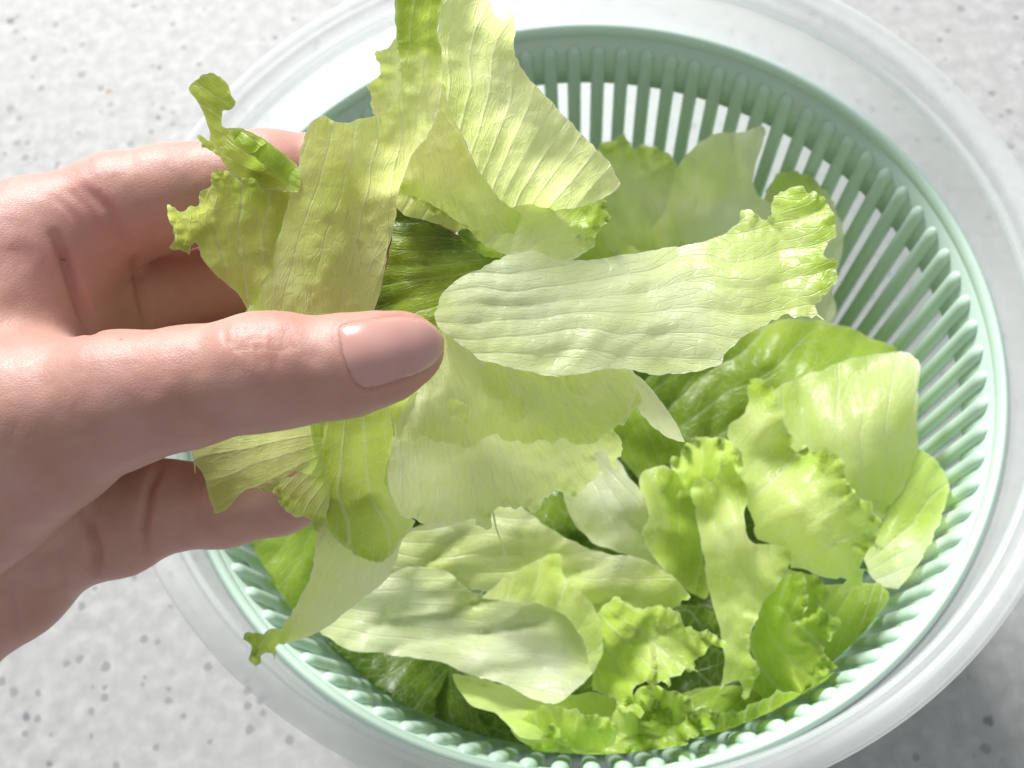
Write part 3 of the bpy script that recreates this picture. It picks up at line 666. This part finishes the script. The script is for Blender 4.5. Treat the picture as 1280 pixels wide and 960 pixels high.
leaf('translucent yellow-green lettuce leaf hanging straight below the thumb', [dict(
    outline=[(388, 480), (450, 470), (530, 460), (520, 490), (502, 520), (490, 560), (484, 600), (500, 640), (520, 652), (500, 676), (492, 692, .4), (470, 700, .4), (450, 694, .5), (428, 682, .4), (410, 660), (398, 630), (394, 590), (388, 550)],
    ctrl=[(395, 490, 20.9, 0.49), (520, 480, 20.9, 0.54), (450, 500, 20.9, 0.51), (400, 560, 22, 0.51), (440, 560, 21.7, 0.44), (485, 570, 22.2, 0.51), (400, 630, 23, 0.44), (450, 640, 22.8, 0.49), (500, 640, 23.2, 0.39), (460, 695, 23.7, 0.51)],
    base=(440, 400), seed=13, frill=.6, fold=.08, nfold=8, step=4.5),
    dict(outline=[(396, 634), (420, 660), (452, 688), (478, 694), (502, 676), (494, 705), (478, 730), (452, 750), (430, 768), (396, 790), (372, 800), (352, 808, .7), (347, 831, .9), (332, 822, .8), (320, 830, .9), (306, 800, .9), (330, 794, .8), (352, 784, .4), (372, 752), (390, 715), (396, 670)],
    ctrl=[(400, 640, 23.1, 0.17), (450, 690, 23.8, 0.20), (500, 680, 24, 0.15), (400, 710, 24.2, 0.19), (450, 730, 24.3, 0.15), (380, 770, 25, 0.21), (430, 765, 24.9, 0.17), (350, 795, 25.3, 0.35), (315, 805, 25.2, 0.50), (345, 825, 25.6, 0.45)],
    base=(470, 580), seed=14, frill=.6, fold=.07, nfold=9, step=4.5)], HELD)
leaf('limp pale lettuce flap draped across the little finger below the thumb', [dict(
    outline=[(238, 552), (262, 540), (300, 520), (350, 505), (395, 500), (402, 560), (398, 592), (370, 590), (345, 605), (328, 604), (300, 618), (284, 636), (268, 641), (258, 610), (252, 590), (244, 580)],
    ctrl=[(242, 560, 22.3, 0.21), (300, 530, 21.6, 0.23), (390, 510, 21.3, 0.28), (270, 635, 22.6, 0.25), (300, 580, 22.2, 0.25), (350, 560, 21.8, 0.27), (395, 585, 22.1, 0.33), (345, 600, 22.4, 0.28)],
    base=(420, 540), seed=15, frill=.4, fold=.06, nfold=9, step=4.5),
    dict(outline=[(318, 612, .5), (345, 606, .3), (372, 590), (402, 575), (412, 620), (408, 655, .5), (392, 668, .7), (386, 652, .5), (374, 650, .5), (360, 636, .6), (350, 618, .5), (334, 616, .5)],
    ctrl=[(322, 612, 22.5, .25), (370, 600, 22.4, .25), (405, 590, 22.2, .35), (390, 655, 23, .3), (370, 635, 22.7, .28)], base=(420, 560), seed=16, frill=.6, wave=18, step=4)], HELD,
    threads=[[(240, 556, 22.3), (243, 575, 22.4), (244, 592, 22.5)]])

# ---- leaves in the basket (height in cm relative to the basket rim)
Z = lambda **k: dict(mode='z', step=6.0, **k)
leaf('bright ruffled lettuce leaf standing upright with a toothed comb-like edge', [Z(
    outline=[(911, 532), (930, 515), (938, 500), (940, 487, .6), (954, 476, .8), (966, 486, .6), (975, 508, .4), (984, 530, .6), (998, 556, .8), (1013, 547, 1), (1024, 566, 1), (1038, 566, 1), (1055, 594, 1), (1070, 617, 1), (1083, 631, 1), (1092, 651, 1), (1101, 679, 1), (1104, 693, 1), (1089, 701, 1), (1092, 716, .8), (1062, 735, .8), (1048, 741, .6), (1054, 727, .3), (1027, 722), (1004, 712), (987, 712), (980, 690), (948, 673), (944, 650), (926, 617), (920, 583), (912, 549)],
    ctrl=[(954, 480, .6, .4), (915, 540, -.6, .2), (950, 540, .5, .16), (990, 560, -.3, .28), (940, 620, -.4, .15), (990, 630, .5, .2), (1040, 590, .2, .3), (1090, 660, -.8, .32), (960, 675, -1.0, .12), (1030, 690, -.1, .18), (1000, 710, -1.6, .15), (1060, 728, -1.2, .28)],
    base=(900, 700), seed=21, frill=1.0, wave=22, fold=.12, nfold=9, jag=4.5)], IN)
leaf('tall folded lettuce leaf with smooth pale sides beside the toothed upright leaf', [Z(
    outline=[(870, 650), (864, 620, .4), (874, 600, .7), (890, 604, .6), (902, 582, .9), (922, 586, .9), (936, 604, .7), (930, 640), (934, 668), (944, 680), (965, 680), (986, 694, .3), (984, 718, .3), (956, 752, .3), (939, 791, .4), (936, 814, .5), (948, 836, .6), (931, 872, .6), (923, 852, .4), (905, 856, .4), (899, 866, .3), (907, 825), (897, 780), (886, 735), (878, 690)],
    ctrl=[(890, 590, .3, .2), (925, 596, -.6, .25), (875, 650, -1.3, .2), (905, 660, -.1, .18), (960, 684, -.2, .2), (985, 700, -.9, .3), (890, 740, -1.6, .28), (930, 740, -.5, .25), (965, 740, -1.4, .3), (915, 810, -1.4, .28), (940, 830, -1.0, .35), (905, 860, -2.2, .3)],
    base=(890, 540), seed=22, frill=.7, wave=26, fold=.12, nfold=8)], IN)
leaf('large smooth pale lettuce leaf leaning on the slotted basket wall', [Z(
    outline=[(950, 500), (982, 478), (1032, 460), (1070, 446), (1104, 441), (1136, 441), (1150, 456), (1147, 504), (1146, 566), (1129, 606), (1104, 648), (1070, 660), (1020, 620), (980, 580), (955, 540)],
    ctrl=[(960, 510, -2.6, .3), (1040, 460, -2.2, .3), (1140, 445, -1.6, .12), (1050, 540, -1.9, .25), (1110, 520, -1.6, .2), (1140, 570, -2.2, .15), (1090, 600, -2.2, .2), (1080, 650, -3.0, .2)],
    base=(1060, 720), seed=23, fold=.1, nfold=9, crinkle=.03)], IN)
leaf('dull green lettuce leaf with pale bruised border pressed to the wall slots', [Z(
    outline=[(1120, 566), (1150, 560), (1174, 577), (1190, 614), (1186, 656, .3), (1174, 690, .3), (1157, 722, .3), (1128, 736, .3), (1098, 730), (1080, 700), (1085, 650), (1100, 610)],
    ctrl=[(1150, 562, -2.2, 0.40), (1185, 615, -1.7, 0.35), (1110, 640, -3.0, 0.45), (1150, 640, -2.6, 0.40), (1180, 670, -1.8, 0.05), (1150, 700, -2.2, 0.02), (1115, 732, -2.6, 0.00), (1100, 700, -3.0, 0.20)],
    base=(1080, 700), seed=24, fold=.1, nfold=7)], IN)
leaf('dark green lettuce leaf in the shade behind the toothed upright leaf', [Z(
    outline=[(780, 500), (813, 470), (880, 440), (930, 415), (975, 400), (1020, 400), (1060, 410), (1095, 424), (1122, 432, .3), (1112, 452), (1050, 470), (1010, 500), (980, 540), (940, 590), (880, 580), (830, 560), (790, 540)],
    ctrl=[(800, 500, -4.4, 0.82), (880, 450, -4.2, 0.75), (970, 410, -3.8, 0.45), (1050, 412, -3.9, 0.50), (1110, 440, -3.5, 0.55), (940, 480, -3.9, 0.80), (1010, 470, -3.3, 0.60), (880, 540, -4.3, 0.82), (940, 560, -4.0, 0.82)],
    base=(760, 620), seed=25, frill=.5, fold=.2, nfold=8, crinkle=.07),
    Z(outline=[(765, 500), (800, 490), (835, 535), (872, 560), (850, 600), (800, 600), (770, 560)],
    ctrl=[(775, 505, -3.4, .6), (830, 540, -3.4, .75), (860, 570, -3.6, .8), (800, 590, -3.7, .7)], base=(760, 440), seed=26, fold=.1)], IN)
leaf('broad pale lettuce sheet lying across the middle of the pile', [Z(
    outline=[(460, 720), (490, 690), (508, 664), (564, 646), (616, 633), (650, 634), (686, 660), (743, 688), (796, 696), (847, 722, .4), (862, 746, .5), (842, 764, .5), (813, 760), (785, 770), (755, 790), (720, 780), (680, 740), (620, 740), (540, 730)],
    ctrl=[(480, 710, -1.6, .18), (560, 652, -1.2, .15), (645, 640, -.9, .12), (560, 700, -1.5, .22), (640, 690, -1.1, .2), (700, 680, -.5, .12), (760, 710, -.3, .14), (850, 735, -.6, .25), (800, 760, -.9, .28), (730, 770, -1.2, .25)],
    base=(420, 700), seed=27, frill=.4, fold=.12, nfold=9)], IN)
leaf('large pale cupped lettuce leaf folded over on itself near the front rim', [Z(
    outline=[(398, 786), (414, 760), (443, 746), (471, 730), (508, 709), (555, 712), (580, 730), (607, 745), (640, 740), (690, 745), (735, 760), (752, 790), (752, 822), (729, 854), (692, 879), (658, 869), (625, 855), (583, 841), (550, 827), (527, 824), (480, 818), (443, 815), (424, 808)],
    ctrl=[(405, 785, -1.5, .08), (480, 735, -1.0, .08), (550, 714, -1.1, .1), (600, 748, -1.8, .18), (480, 790, -1.2, .04), (560, 780, -1.9, .06), (650, 790, -2.1, .04), (720, 790, -1.3, .12), (748, 810, -.8, .2), (500, 818, -1.2, .03), (600, 842, -1.5, .03), (690, 874, -1.2, .06), (680, 830, -1.9, .02)],
    base=(330, 760), seed=28, frill=.3, fold=.07, nfold=12, crinkle=.03),
    Z(outline=[(604, 748), (630, 722), (668, 703), (694, 690, .4), (704, 694, .5), (710, 722, .4), (733, 746), (752, 780), (752, 815), (740, 840), (728, 800), (705, 770), (670, 755)],
    ctrl=[(610, 746, -1.5, .2), (668, 708, -.7, .2), (700, 694, -.3, .28), (700, 740, -.4, .22), (740, 775, -.3, .25), (742, 835, -.9, .2), (680, 752, -1.0, .22)], base=(640, 860), seed=29, frill=.6, fold=.1, nfold=8)], IN)
leaf('frilly yellow-green lettuce leaf bunched beside the cupped pale leaf', [Z(
    outline=[(742, 770), (754, 757, .6), (774, 750, .8), (800, 758, .8), (841, 763, .8), (868, 784, 1), (889, 786, 1), (902, 808, 1), (881, 818, 1), (876, 842, 1), (852, 846, 1), (836, 860, 1), (819, 853, 1), (797, 865, 1), (799, 888, 1), (785, 896, 1), (762, 878, .8), (738, 864, .5), (742, 810)],
    ctrl=[(760, 765, -.3, .4), (800, 775, -.9, .35), (850, 775, -.3, .25), (895, 808, -.2, .3), (780, 820, -1.4, .5), (830, 815, -.8, .25), (870, 835, -.4, .3), (815, 850, -.3, .3), (760, 870, -1.6, .5), (790, 885, -.7, .38)],
    base=(730, 740), seed=30, frill=1.0, jag=4.0, wave=30, fold=.14, nfold=8, crinkle=.06, width=34)], IN)
leaf('white crinkled lettuce leaf base showing under the ragged held flap', [Z(
    outline=[(700, 580), (740, 560), (764, 566), (790, 600), (806, 620), (813, 645), (802, 667), (812, 692), (826, 712), (785, 692), (740, 678), (712, 645)],
    ctrl=[(710, 590, -1.6, .08), (760, 575, -1.2, .05), (805, 640, -1.0, .06), (740, 650, -1.5, .06), (770, 640, -1.0, .03), (815, 700, -1.6, .1)],
    base=(720, 560), seed=31, fold=.12, nfold=8)], IN)
leaf('tightly curled green lettuce leaf tucked between the white base and folded leaf', [Z(
    outline=[(798, 600), (806, 586, .4), (824, 580, .5), (847, 582, .6), (861, 563, .6), (892, 557, .6), (914, 564, .5), (922, 590), (894, 592), (878, 611), (874, 645), (879, 690), (884, 748), (864, 742), (824, 708), (802, 667), (813, 645), (802, 617)],
    ctrl=[(808, 590, -1.0, .3), (860, 568, -.6, .45), (905, 562, -.5, .4), (830, 600, -.5, .35), (860, 620, -1.9, .6), (820, 650, -.8, .3), (850, 670, -1.3, .5), (870, 720, -2.5, .7), (830, 705, -1.8, .45)],
    base=(850, 760), seed=32, frill=.8, wave=24, fold=.2, nfold=7, crinkle=.06)], IN)
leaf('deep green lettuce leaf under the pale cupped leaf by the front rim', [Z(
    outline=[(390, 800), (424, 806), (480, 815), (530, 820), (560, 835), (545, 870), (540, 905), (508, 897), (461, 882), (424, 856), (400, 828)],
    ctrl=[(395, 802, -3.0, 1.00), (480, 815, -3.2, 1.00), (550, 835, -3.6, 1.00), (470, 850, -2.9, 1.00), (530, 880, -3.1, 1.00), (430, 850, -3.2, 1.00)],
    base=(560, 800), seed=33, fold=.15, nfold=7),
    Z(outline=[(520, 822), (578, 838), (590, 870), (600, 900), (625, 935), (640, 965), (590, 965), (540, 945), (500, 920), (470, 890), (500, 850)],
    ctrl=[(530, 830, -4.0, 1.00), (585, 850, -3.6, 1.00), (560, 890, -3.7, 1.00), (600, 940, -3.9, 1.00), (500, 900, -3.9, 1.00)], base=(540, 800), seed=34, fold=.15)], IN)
leaf('soft light green lettuce leaf curving beneath the cupped leaf at the front', [Z(
    outline=[(566, 843), (600, 848), (640, 858), (690, 872), (740, 866), (790, 882), (812, 906), (800, 942), (760, 952), (720, 940), (690, 926), (650, 922), (622, 894), (588, 882)],
    ctrl=[(572, 848, -2.3, .35), (640, 862, -2.4, .3), (720, 880, -2.0, .45), (800, 905, -1.7, .5), (610, 882, -1.8, .35), (670, 905, -1.5, .45), (740, 940, -1.6, .5), (700, 890, -1.7, .4)],
    base=(520, 840), seed=35, frill=.4, fold=.12, nfold=8)], IN)
leaf('frilly green lettuce edge poking up at the very front of the pile', [Z(
    outline=[(630, 975), (645, 948, .5), (670, 928, .6), (690, 908, .7), (704, 922, .7), (730, 935, .7), (770, 938, .6), (800, 914, .6), (806, 872, .7), (830, 880, .9), (852, 888, .9), (886, 886, 1), (894, 904, 1), (860, 916, 1), (849, 949, 1), (813, 953, 1), (780, 965, .8), (740, 978), (680, 982)],
    ctrl=[(640, 965, -2.4, .65), (690, 920, -1.2, .5), (740, 950, -1.6, .55), (810, 885, -1.5, .6), (880, 895, -.9, .5), (850, 930, -.9, .45), (800, 950, -1.2, .5), (700, 970, -2.2, .65)],
    base=(760, 860), seed=36, frill=1.2, wave=26, fold=.15, nfold=8, crinkle=.06)], IN)
leaf('mid green lettuce leaf with a bright frilled edge below the toothed leaf', [Z(
    outline=[(975, 712), (1000, 718), (1022, 724, .5), (1034, 745, .9), (1028, 762, 1), (1049, 780, 1), (1044, 800, 1), (1030, 815, .8), (1050, 846, .9), (1022, 866, .8), (987, 880, .6), (940, 896), (928, 872), (946, 838), (936, 803), (952, 757)],
    ctrl=[(985, 718, -2.2, .45), (1025, 735, -1.6, .4), (950, 770, -2.6, .5), (990, 770, -1.7, .42), (1040, 790, -1.2, .45), (1000, 825, -2.0, .5), (1045, 848, -1.6, .5), (950, 850, -2.8, .6), (990, 875, -2.2, .5)],
    base=(930, 720), seed=37, frill=1.1, wave=24, fold=.14, nfold=7, crinkle=.06)], IN)
leaf('grey-green shadowed lettuce leaf sliding down the wall below the toothed leaf', [Z(
    outline=[(1020, 735), (1060, 730), (1100, 728), (1112, 748), (1090, 790), (1078, 825), (1060, 852), (1030, 860), (1015, 800)],
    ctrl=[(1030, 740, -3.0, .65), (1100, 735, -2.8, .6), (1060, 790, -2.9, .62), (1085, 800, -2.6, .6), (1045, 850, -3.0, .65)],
    base=(1100, 680), seed=38, fold=.08)], IN)
leaf('shaded green lettuce scrap lying low beside the front frilly edge', [Z(
    outline=[(850, 866), (890, 858), (928, 858), (960, 880), (940, 910), (905, 930), (868, 944), (840, 930), (838, 895)],
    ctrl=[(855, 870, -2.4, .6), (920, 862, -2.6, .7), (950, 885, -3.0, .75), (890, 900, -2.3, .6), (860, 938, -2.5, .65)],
    base=(960, 840), seed=39, frill=.5, fold=.15)], IN)
leaf('green lettuce leaf standing in the basket below the little finger', [Z(
    outline=[(300, 690), (320, 670), (350, 655), (395, 645), (430, 680), (420, 740), (400, 780), (372, 772), (350, 745), (326, 722)],
    ctrl=[(310, 690, -2.0, .55), (390, 660, -2.4, .6), (350, 700, -2.1, .5), (400, 730, -2.8, .75), (375, 765, -2.6, .8)],
    base=(420, 620), seed=40, fold=.15, nfold=6)], IN)
leaf('frilly yellowish lettuce leaf against the far slotted wall', [Z(
    outline=[(735, 240), (752, 186, .8), (772, 172, .9), (788, 184, .9), (808, 182, .9), (838, 194, .8), (852, 210, .6), (846, 250), (850, 285), (815, 312), (775, 322), (750, 300)],
    ctrl=[(745, 240, -3.2, 0.30), (772, 178, -1.6, 0.35), (840, 200, -1.8, 0.30), (790, 230, -2.6, 0.25), (840, 270, -3.2, 0.20), (780, 310, -4.0, 0.25)],
    base=(800, 380), seed=41, frill=.9, fold=.2, nfold=7, crinkle=.07)], IN)
leaf('pale sheer lettuce leaf standing upright against the far slotted wall', [Z(
    outline=[(846, 210), (866, 186), (890, 166), (925, 164), (957, 158), (950, 190), (940, 222), (946, 242), (975, 268), (960, 310), (900, 330), (830, 325), (800, 302), (830, 266)],
    ctrl=[(855, 210, -2.2, .25), (900, 168, -1.4, .2), (955, 162, -1.2, .15), (900, 220, -2.0, .22), (945, 240, -2.3, .12), (850, 275, -3.0, .18), (900, 270, -2.6, .08), (960, 280, -3.2, .1), (870, 315, -3.8, .1)],
    base=(880, 400), seed=42, fold=.12, nfold=7)], IN)
leaf('pale green curled lettuce leaf behind the frilly end of the long held leaf', [Z(
    outline=[(955, 250), (966, 228, .9), (985, 212, 1), (1004, 214, 1), (1022, 222, .8), (1046, 262, .4), (1054, 282, .3), (1050, 320), (1040, 360), (1046, 390), (1034, 408), (990, 420), (950, 400), (930, 340)],
    ctrl=[(965, 240, -3.4, 0.32), (1000, 215, -2.8, 0.27), (1048, 275, -2.6, -0.03), (990, 290, -3.4, 0.22), (1045, 330, -3.2, -0.08), (1040, 390, -4.2, -0.03), (960, 390, -4.6, 0.17)],
    base=(960, 460), seed=43, frill=.5, fold=.12)], IN)
leaf('pale green lettuce leaf seen in the gap between held pieces and far wall', [Z(
    outline=[(700, 290), (740, 270), (790, 290), (850, 300), (900, 300), (950, 330), (940, 400), (860, 430), (760, 400), (690, 350)],
    ctrl=[(720, 290, -4.2, .4), (800, 300, -3.9, .3), (920, 320, -4.2, .4), (830, 400, -4.8, .6), (720, 340, -4.8, .6)],
    base=(820, 500), seed=44, fold=.15)], IN)
leaf('small frilled green lettuce scrap by the front right of the basket wall', [Z(
    outline=[(878, 905), (905, 888, .6), (930, 880, .8), (960, 876, .9), (990, 866, 1), (1020, 858, 1), (1042, 848, 1), (1060, 860, .8), (1040, 886, .5), (990, 908), (930, 928), (890, 932)],
    ctrl=[(885, 910, -2.0, 0.75), (930, 885, -1.2, 0.70), (990, 872, -1.1, 0.67), (1050, 855, -1.2, 0.70), (1000, 895, -2.0, 0.85), (930, 918, -2.2, 0.87)],
    base=(940, 980), seed=45, frill=.45, wave=34, fold=.12, nfold=7)], IN)
leaf('little crisp frilled lettuce tip curling above the tightly curled leaf', [Z(
    outline=[(836, 600), (846, 574, .7), (862, 560, 1), (884, 553, 1), (908, 556, 1), (930, 572, .8), (920, 604), (885, 612), (855, 612)],
    ctrl=[(845, 590, -.6, .35), (870, 562, .1, .3), (905, 560, .2, .32), (925, 580, -.4, .3), (880, 590, -.7, .5), (880, 610, -1.2, .6)],
    base=(880, 680), seed=46, frill=1.0, wave=20, fold=.1, nfold=6)], IN)
leaf('bright lettuce curl lapping under the big cupped leaf at the front', [Z(
    outline=[(638, 908), (664, 890, .6), (700, 884, .8), (735, 892, .8), (772, 905, .8), (762, 930, .6), (722, 942), (680, 938), (650, 926)],
    ctrl=[(645, 908, -1.6, .45), (700, 888, -.8, .35), (765, 908, -1.0, .4), (720, 915, -1.5, .55), (680, 932, -1.3, .5), (740, 935, -1.7, .5)],
    base=(700, 1000), seed=47, frill=.7, wave=26, fold=.1, nfold=7)], IN)
leaf('crisp frilled lettuce shred under the bunched yellow-green leaf', [Z(
    outline=[(765, 902), (780, 873, .8), (812, 862, 1), (846, 868, 1), (872, 880, 1), (860, 906, .8), (820, 920, .5), (785, 920)],
    ctrl=[(770, 900, -1.2, .45), (812, 866, -.6, .35), (865, 882, -.5, .35), (820, 890, -1.2, .5), (800, 916, -1.4, .5), (855, 905, -1.0, .45)],
    base=(800, 990), seed=48, frill=1.0, wave=20, fold=.1, nfold=6)], IN)
leaf('short green lettuce fold between the tall folded leaf and toothed leaf', [Z(
    outline=[(944, 742), (972, 716, .5), (1000, 720, .6), (1014, 745, .8), (1004, 776, .7), (972, 795), (946, 775)],
    ctrl=[(950, 745, -2.0, .5), (985, 722, -1.3, .4), (1010, 748, -1.1, .38), (980, 760, -1.6, .5), (970, 790, -2.2, .6)],
    base=(940, 840), seed=49, frill=.8, wave=20, fold=.1, nfold=6)], IN)
# leaves deeper down closing the pile's gaps, whose shade is put into their tone
deep = [('shade-toned green lettuce leaf at the bottom of the pile under the long held leaf', [(560, 330), (700, 280), (860, 300), (980, 360), (1010, 430), (930, 520), (760, 560), (600, 500), (540, 410)], -6.2, .95, 51),
        ('shade-toned lettuce leaf low in the pile beneath the toothed upright leaf', [(880, 480), (990, 440), (1080, 460), (1120, 540), (1100, 660), (1000, 720), (860, 680), (790, 600), (790, 510)], -6.3, 1.0, 52),
        ('shade-toned lettuce leaf lying on the basket floor beneath the pale sheet', [(430, 560), (560, 500), (720, 520), (860, 600), (860, 720), (740, 770), (560, 760), (440, 690)], -5.0, 1.0, 53),
        ('shade-toned lettuce leaf lining the front of the basket under the pile', [(400, 740), (520, 720), (700, 750), (900, 760), (1010, 800), (960, 890), (840, 930), (700, 950), (560, 930), (440, 860)], -4.8, 1.0, 54),
        ('shade-toned green lettuce leaf low in the basket behind the fingers', [(330, 480), (430, 400), (560, 400), (620, 520), (560, 620), (430, 680), (340, 620)], -5.2, .95, 55),
        ('shade-toned lettuce leaf deep in the basket beneath the tightly curled leaf', [(620, 560), (760, 500), (900, 540), (1000, 640), (1010, 780), (920, 860), (780, 850), (660, 760)], -6.4, 1.0, 56)]
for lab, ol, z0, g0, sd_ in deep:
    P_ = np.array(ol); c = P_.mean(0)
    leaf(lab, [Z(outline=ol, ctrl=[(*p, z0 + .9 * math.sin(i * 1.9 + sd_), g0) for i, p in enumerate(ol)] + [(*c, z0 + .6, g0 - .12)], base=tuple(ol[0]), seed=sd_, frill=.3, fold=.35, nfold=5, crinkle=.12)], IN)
